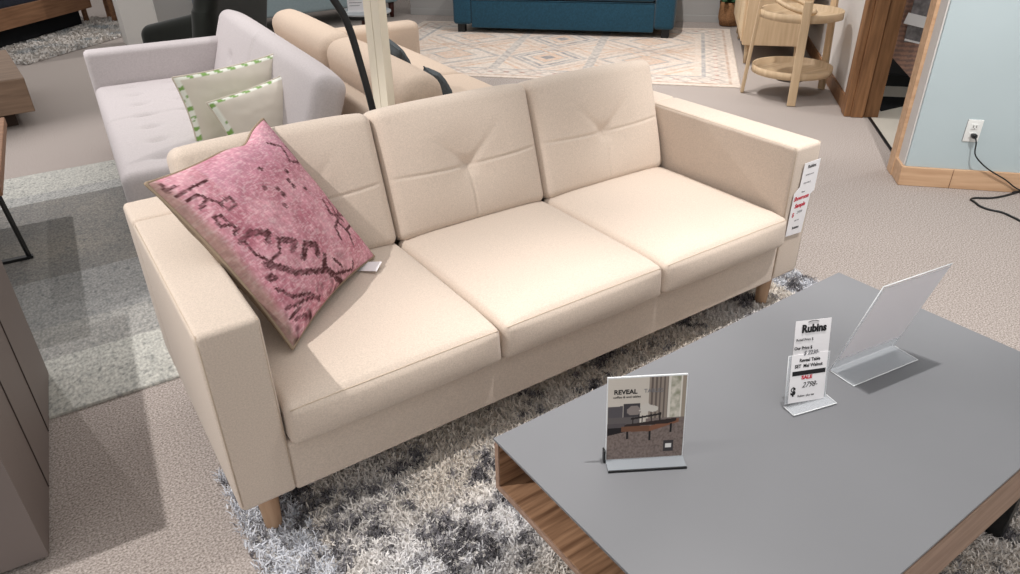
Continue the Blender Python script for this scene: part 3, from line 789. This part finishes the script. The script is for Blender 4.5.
def greypillow(label, cen, xd, up, w, h):
    t = thing('charcoal_pillow', label, 'pillow', cen)
    top, bot, rim = pillow_mesh(w, h, .12, 30, .06, .45)
    m = basis((0, 0, 0), xd, up)
    obj('cover', join(top, bot), M['charcoal'], t, mx=m); obj('piping', tube(rim, .004, 6, True), M['charcoal'], t, mx=m)
greypillow('charcoal pillow tucked behind the rear sofa back cushion beside the cream post', Vector((1.55, 2.18, .585)), (.1, .9, .1), (-.25, .1, .8), .36, .34)
greypillow('grey pillow corner lying low on the rear sofa seat', Vector((1.60, 1.84, .53)), (.2, .9, .0), (-.3, .1, .8), .20, .24)

# ------------------------------------------------------------------ cream post and arc lamp
t = thing('cream_post', 'tall square cream post rising behind the beige sofa', 'post', (.962, 1.09, 0), 0)
obj('shaft', join(bx(-.015, .015, -.064, -.002, 0, 2.7, .002), bx(-.015, .015, .002, .064, 0, 2.7, .002)), M['cream'], t, smooth=False)
obj('groove', bx(-.012, .012, -.004, .004, .001, 2.69, .0005), M['greyink'], t, smooth=False)
t = thing('arc_floor_lamp', 'black curved arc floor lamp stem beside the cream post', 'floor lamp', (.915, .955, 0))
ap = [(.0, 0, .03), (-.01, .01, .3), (-.03, .015, .6), (-.055, .02, .8), (-.079, .02, .942), (-.104, .02, 1.062), (-.141, .02, 1.143), (-.25, .04, 1.32), (-.50, .08, 1.55), (-.85, .13, 1.68), (-1.15, .17, 1.66)]
obj('stem', tube(spline(ap, 6), .0125, 12), M['black'], t)
obj('base', lathe([(.0, 0), (.05, 0), (.055, .01), (.05, .02), (.02, .03), (0, .03)], 32), M['black'], t)
obj('lamp_shade', lathe([(.03, .12), (.10, .08), (.15, 0), (.145, 0), (.09, .07), (.0, .11)], 28), M['black'], t, loc=(-1.17, .17, 1.52))

# ------------------------------------------------------------------ teal sofa
t = thing('teal_sofa', 'deep teal sofa against the back wall at the top of the picture', 'sofa', RW(6.62, -.83, 0), UA)
tw = 2.30
for y0 in (0, tw-.20):
    def ff(x, y, z): return (x, y, z)
    obj('arm', bx(0, .92, y0, y0+.20, .09, .64, .035, n=(6, 3, 6)), M['teal'], t)
obj('base', bx(.01, .92, .20, tw-.20, .06, .335, .012, n=(2, 8, 2)), M['teal'], t)
obj('backrest', bx(.70, .94, .02, tw-.02, .2, .86, .06, n=(3, 10, 6)), M['teal'], t)
for k in range(2):
    d = (tw-.40)/2-.004
    obj('seat_cushion', rbox((.72, d, .15), .04, (10, 16, 3), 4, seatfn(.72, d, .15)), M['teal'], t, loc=(.35, .20+d/2+k*(d+.008), .425))
obj('piping', tube([(.012, .21, .338), (.012, tw-.21, .338)], .006, 6), M['teal'], t)
for (x, y) in ((.07, .08), (.85, .08), (.07, tw-.08), (.85, tw-.08)):
    obj('leg', bx(x-.04, x+.04, y-.04, y+.04, .009, .09, .006), M['black'], t)

# ------------------------------------------------------------------ ice-blue sofa
t = thing('ice_blue_sofa', 'pale ice blue sofa beyond the cream post at the top edge', 'sofa', (3.83, 6.86, 0), R(94.6))
bw = 2.0
obj('body', bx(.0, .86, .0, bw, .17, .40, .03, n=(3, 8, 3)), M['iceblue'], t)
obj('seat_cushion', rbox((.72, bw-.1, .14), .04, (6, 12, 2), 4), M['iceblue'], t, loc=(.40, bw/2, .46))
obj('backrest', bx(.66, .88, .0, bw, .3, .82, .06, n=(2, 8, 5)), M['iceblue'], t)
obj('arm', bx(.03, .86, .0, .13, .22, .62, .04, n=(3, 2, 3)), M['iceblue'], t)
obj('arm', bx(.03, .86, bw-.13, bw, .22, .62, .04, n=(3, 2, 3)), M['iceblue'], t)
for (x, y) in ((.07, .06), (.8, .06), (.07, bw-.06), (.8, bw-.06)):
    obj('leg', lathe([(.022, 0), (.036, .18)], 12), M['redbrown'], t, loc=(x, y, 0))
# round side table and papers
t = thing('round_side_table', 'small round glass-topped table with dark base behind the cream post', 'side table', (2.62, 5.05, 0))
obj('table_top', lathe([(0, .0), (.225, 0), (.235, .006), (.235, .016), (.225, .022), (0, .022)], 40), mat('pale_glass', rgb(170, 176, 180), .2, spec=.6), t, loc=(0, 0, .40))
obj('pedestal', lathe([(.17, 0), (.17, .02), (.05, .05), (.04, .36), (.12, .40)], 28), M['redbrown'], t)
obj('rim', lathe([(.20, 0), (.215, .0), (.215, .03), (.20, .03)], 40), M['black'], t, loc=(0, 0, .37))
t = thing('paper_sheet', 'white printed sheet standing on the small round table', 'sign', (2.53, 5.02, .422), R(-28))
obj('sheet', rbox((.155, .003, .30), .001, c=(0, 0, .15)), M['paper'], t)
for k in range(9):
    obj('print_line', bx(-.06, .03+.02*((k*7) % 3), -.0024, -.0016, .05+.025*k, .054+.025*k, 0), M['greyink'], t, smooth=False)
obj('foot', bx(-.09, .09, -.03, .03, -.001, .004, .001), M['acryl_edge'], t)

# ------------------------------------------------------------------ dark green armchair
t = thing('green_armchair', 'very dark green velvet armchair behind the lilac sofa', 'armchair', (.70, 4.84, 0), R(-45))
obj('seat', bx(.05, .60, .05, .75, .18, .42, .05, n=(4, 4, 3)), M['green'], t)
for y0 in (0, .66):
    obj('arm', rbox((.60, .16, .42), .07, (8, 2, 4), 4, lambda x, y, z: (x, y, z+(.06*(x/.28)*(1 if z > 0 else 0))), c=(.28, y0+.07, .37)), M['green'], t)
obj('backrest', rbox((.20, .90, .80), .08, (3, 8, 8), 5, lambda x, y, z: (x+.08*(z/.37), y*(1-.06*max(0, z/.37)), z-.06*(y/.42)**4*(z > 0)), c=(.56, .41, .64)), M['green'], t)
for (x, y) in ((.10, .10), (.68, .10), (.10, .70), (.68, .70)):
    obj('leg', lathe([(.012, 0), (.02, .20)], 12), M['redbrown'], t, loc=(x, y, 0))

# ------------------------------------------------------------------ pillar, mirror
t = thing('white_pillar', 'square white column rising from the carpet at the upper left', 'pillar', (.86, 6.99, 0), R(0))
obj('shaft', bx(0, .32, 0, .32, 0, 2.8, .004), M['white'], t, smooth=False)
obj('corner_bead', bx(.312, .324, -.004, .01, 0, 2.8, .002), M['white'], t, smooth=False)
t = thing('framed_panel', 'blue grey panel in a brown wooden frame behind the green armchair', 'mirror', (1.62, 8.05, 0), R(8))
obj('frame', join(bx(-.30, -.25, 0, .04, 0, 1.8, .003), bx(.35, .40, 0, .04, 0, 1.8, .003), bx(-.30, .40, 0, .04, 1.76, 1.82, .003), bx(-.30, .40, 0, .04, 0, .05, .003)), M['bedwood'], t)
obj('panel', bx(-.25, .35, .01, .03, .05, 1.76, .002), M['bluegrey'], t)
t = thing('partition_panel', 'beige partition panel standing right of the white pillar', 'partition', (1.26, 7.6, 0), R(0))
obj('panel', bx(0, .42, 0, .06, 0.02, 2.2, .004), M['greywall'], t, smooth=False); obj('foot', bx(-.0, .42, -.08, .14, 0, .02, .004), M['greywall'], t, smooth=False)

# ------------------------------------------------------------------ bed and nightstand
t = thing('bed', 'wooden platform bed with navy cover at the upper left corner', 'bed', (-.175, 7.5, 0), math.atan2(1.1, .955))
obj('side_rail', bx(-1.2, 1.46, 0, .035, .20, .39, .004), M['bedwood'], t, smooth=False)
obj('end_rail', bx(1.42, 1.455, .035, 1.8, .20, .39, .004), M['bedwood'], t, smooth=False)
obj('mattress', bx(-1.18, 1.40, .045, 1.78, .30, .60, .06, n=(6, 4, 3)), M['navy'], t)
obj('under_bed_shade', bx(-1.15, 1.35, .10, 1.7, .036, .25, .01), M['dark'], t)  # dark box filling in the shade below the bed rails
for x in (-1.0, 1.36): obj('leg', bx(x, x+.06, .30, .36, .0, .20, .004), M['bedwood'], t)
t = thing('nightstand', 'oak nightstand beside the bed and the white pillar', 'nightstand', (.98, 8.55, 0), math.atan2(1.1, .955))
obj('body', bx(0, .50, .0, .42, .28, .56, .006), M['bedwood'], t); obj('drawer_front', bx(.02, .48, -.012, 0, .31, .53, .004), M['bedwood'], t)
for (x, y) in ((.03, .03), (.47, .03), (.03, .39), (.47, .39)): obj('leg', bx(x-.025, x+.025, y-.02, y+.02, 0, .28, .004), M['bedwood'], t)

# ------------------------------------------------------------------ low console, table and cabinet at the left edge
t = thing('media_console', 'low grey oak console block at the left edge beyond the patchwork rug', 'console', (-.12, 4.54, 0), R(2.5))
obj('body', bx(-1.5, 0, 0, 1.15, .10, .33, .004), M['greywood'], t, smooth=False)
obj('drawer_front', bx(-.75, -.004, -.010, 0, .104, .326, .003), M['greywood'], t, smooth=False)
obj('drawer_front', bx(-1.496, -.756, -.010, 0, .104, .326, .003), M['greywood'], t, smooth=False)
obj('plinth', bx(-1.42, -.12, .10, 1.05, 0, .10, .004), mat('plinth_brown', rgb(60, 46, 38), .7), t, smooth=False)  # plinth in a darker brown than the body
t = thing('side_table', 'wooden-topped table on a black metal sled leg at the left edge', 'table', (-.322, 1.80, 0), R(-3.5))
obj('table_top', bx(-.9, 0, 0, 1.05, .455, .495, .004), M['bedwood'], t, smooth=False)
obj('frame', join(tube([(-.045, .43, .018), (-.030, .10, .455)], .010, 4), bx(-.8, -.03, .415, .445, .009, .022, .002), bx(-.8, -.02, .09, .11, .435, .455, .002), tube([(-.78, .43, .018), (-.78, .10, .455)], .010, 4)), M['black'], t, smooth=False)
t = thing('taupe_cabinet', 'taupe lacquered cabinet with grooved side cropped at the lower left', 'cabinet', (-.355, .28, 0), R(-2.5) if False else R(4) if False else 0)
t.rotation_euler = (0, 0, math.atan2(-.06, -.66)+PI/2 if False else 0)
cq = [(-.075, .02), (.0, .90), (-.62, .94), (-.68, .06)]
def shrink(poly, k, c=(-.34, .48)): return [(c[0]+(x-c[0])*k, c[1]+(y-c[1])*k) for x, y in poly]
obj('body', prism(cq, .014, .72), M['taupe'], t, smooth=False)
obj('toe_kick', prism(shrink(cq, .95), 0, .014), M['black'], t, smooth=False)
obj('top', prism(shrink(cq, 1.01), .721, .74), M['taupe'], t, smooth=False)
gd = Vector((.075, .88, 0)).normalized()
for s in (.30, .60):
    p0 = Vector((-.075, .02, 0))+gd*.883*s; 
    obj('groove', xf(rbox((.004, .004, .69), .001), (p0.x+.001, p0.y, .365)), mat('groove_dark', rgb(70, 62, 60), .8) if s == .3 else bpy.data.materials['groove_dark'], t, smooth=False)

# ------------------------------------------------------------------ oak cabinet and basket
t = thing('oak_sideboard', 'light oak sideboard with panelled doors against the right wall', 'sideboard', RW(5.62, -1.95, 0), UA)
obj('body', bx(0, 1.48, 0, .52, .17, .80, .006), M['oak'], t, smooth=False)
obj('top', bx(-.01, 1.49, -.0, .53, .80, .825, .004), M['oak_h'], t, smooth=False)
for k in range(3):
    x = .02+k*.483
    d = obj('door', bx(x, x+.470, .52, .535, .20, .78, .003), M['oak'], t, smooth=False)
    obj('cane_panel', bx(x+.05, x+.42, .535, .538, .25, .73, .001), mat('cane', rgb(206, 184, 152), .8, var=.1, vscale=200) if k == 0 else bpy.data.materials['cane'], d, smooth=False)
    obj('knob', lathe([(.006, 0), (.010, .015), (0, .02)], 12), M['black'], d, mx=Matrix.Translation((x+.445, .535, .5)) @ Matrix.Rotation(R(-90), 4, 'X'))
for (x, y) in ((.06, .06), (1.40, .06), (.06, .47), (1.40, .47), (1.12, .47)):
    obj('leg', lathe([(.016, 0), (.024, .17)], 12), M['oak'], t, loc=(x, y, 0.009))
t = thing('basket_planter', 'wicker basket with a leafy plant beside the oak sideboard', 'plant', RW(7.48, -1.40, 0), UA)
obj('basket', lathe([(.0, 0), (.095, 0), (.12, .08), (.115, .2), (.12, .24), (.11, .24), (.10, .2), (0, .19)], 28), M['wicker'], t, loc=(0, 0, 0.009))
LV = []
for k in range(34):
    az = random.random()*2*PI; L = .12+.12*random.random(); lean = .3+.7*random.random(); w = .03
    b = Vector((.05*math.cos(az), .05*math.sin(az), .21)); d = Vector((math.cos(az)*math.sin(lean), math.sin(az)*math.sin(lean), math.cos(lean)))
    s = Vector((-math.sin(az), math.cos(az), 0))
    V = [b, b+d*L*.3+s*w*.6, b+d*L*.7+s*w-Vector((0, 0, .02)), b+d*L-Vector((0, 0, .06)), b+d*L*.7-s*w-Vector((0, 0, .02)), b+d*L*.3-s*w*.6, b+d*L*.5+Vector((0, 0, .012))]
    LV.append(([tuple(v) for v in V], [(0, 1, 6), (1, 2, 6), (2, 3, 6), (3, 4, 6), (4, 5, 6), (5, 0, 6)]))
obj('foliage', join(*LV), M['leaf'], t)

# ------------------------------------------------------------------ round oak bar cart
CX, CY = 4.64, 1.95
t = thing('round_bar_cart', 'round light oak two-tier cart with three flat legs near the doorway', 'serving cart', (CX, CY, 0))
def tray(z, r):
    base = lathe([(.0, 0), (r-.02, 0), (r, .006), (r, .055), (r-.012, .055), (r-.012, .014), (0, .014)], 48)
    return obj('tray', base, M['oak_h'], t, loc=(0, 0, z))
tray(.165, .285); tray(.555, .285)
for az in (222, 132, 348):
    a = R(az); c, s = math.cos(a), math.sin(a)
    bxm = rbox((.024, .058, .70), .005, (1, 1, 4), 3, lambda x, y, z: (x+(.022*(-z/.35)), y, z), c=(.307, 0, .353))
    o = obj('leg', bxm, M['oak'], t, rot=(0, 0, a))
a = R(222)
hp = []
for k in range(33):
    th = 2*PI*k/32; hp.append((.10*math.cos(th), .16*math.sin(th), 0))
obj('handle', tube(hp[:-1], .016, 10, True), M['oak'], t, mx=Matrix.Translation((-.06, .02, .645)) @ Matrix.Rotation(R(15), 4, 'X'))
obj('bowl', lathe([(.10, 0), (.16, .03), (.19, .05), (0, .05)], 32), mat('grey_bowl', rgb(120, 116, 112), .5), t, loc=(0, 0, .112))  # grey bowl below the lower tray

# ------------------------------------------------------------------ light
sc_ = bpy.context.scene
w = bpy.data.worlds.new('world'); sc_.world = w; w.use_nodes = True
nt = w.node_tree; N = nt.nodes; L = nt.links; bg = N['Background']     # bright ceiling overhead, dimmer showroom walls around
tc = N.new('ShaderNodeTexCoord'); sp = N.new('ShaderNodeSeparateXYZ'); cr = N.new('ShaderNodeValToRGB')
L.new(tc.outputs['Generated'], sp.inputs[0]); L.new(sp.outputs['Z'], cr.inputs[0]); L.new(cr.outputs[0], bg.inputs[0])
cr.color_ramp.elements[0].position = .30; cr.color_ramp.elements[0].color = (.95, .93, .91, 1)
cr.color_ramp.elements[1].position = .85; cr.color_ramp.elements[1].color = (1.0, .975, .96, 1)
bg.inputs[1].default_value = .80
def spot(loc, aim, power, angle=70, blend=.5, col=(1, .965, .935), size=.022):
    l = bpy.data.lights.new('ceiling_and_fill_spot', 'SPOT'); l.energy = power; l.spot_size = R(angle); l.spot_blend = blend; l.color = col; l.shadow_soft_size = size
    o = bpy.data.objects.new('ceiling_and_fill_spot', l); COL.objects.link(o); o.location = loc
    o.rotation_euler = (Vector(aim)-Vector(loc)).to_track_quat('-Z', 'Y').to_euler(); return o
spot((-1.15, .45, 2.75), (.15, .45, .5), 215, 47, .35)
spot((1.28, -.45, 2.80), (1.00, -.62, .4), 210, 54, .8)
spot((1.0, .35, 2.80), (1.32, .40, .4), 28, 50, .6)  # added fill for the middle seats, which the narrow left cone misses
spot((2.5, .9, 2.8), (2.0, .3, .4), 32, 50, .8)
spot((-.9, 3.9, 2.8), (.5, 2.9, .4), 190, 75, .5, (1, .96, .96))
spot((2.6, 3.2, 2.8), (1.8, 2.6, .5), 130, 70, .6)
spot((4.4, 3.4, 2.8), (4.6, 3.9, 0), 230, 95, .6)
spot((2.3, -.6, 2.8), (3.0, .1, 0), 260, 75, .6)
spot((3.4, 2.4, 2.8), (4.6, 1.9, .3), 150, 60, .5)
spot((2.2, 7.2, 2.8), (1.2, 6.6, 0), 120, 80, .6)
b_ = RW(3.9, -3.0, 2.5); spot(tuple(b_), tuple(RW(4.45, -2.5, .4)), 40, 90, .5)  # added fill lamp to brighten the textile and dark wall beyond the doorway

vs = sc_.view_settings
vs.view_transform = 'Standard'; vs.look = 'None'; vs.exposure = 0; vs.gamma = 1; vs.use_curve_mapping = False
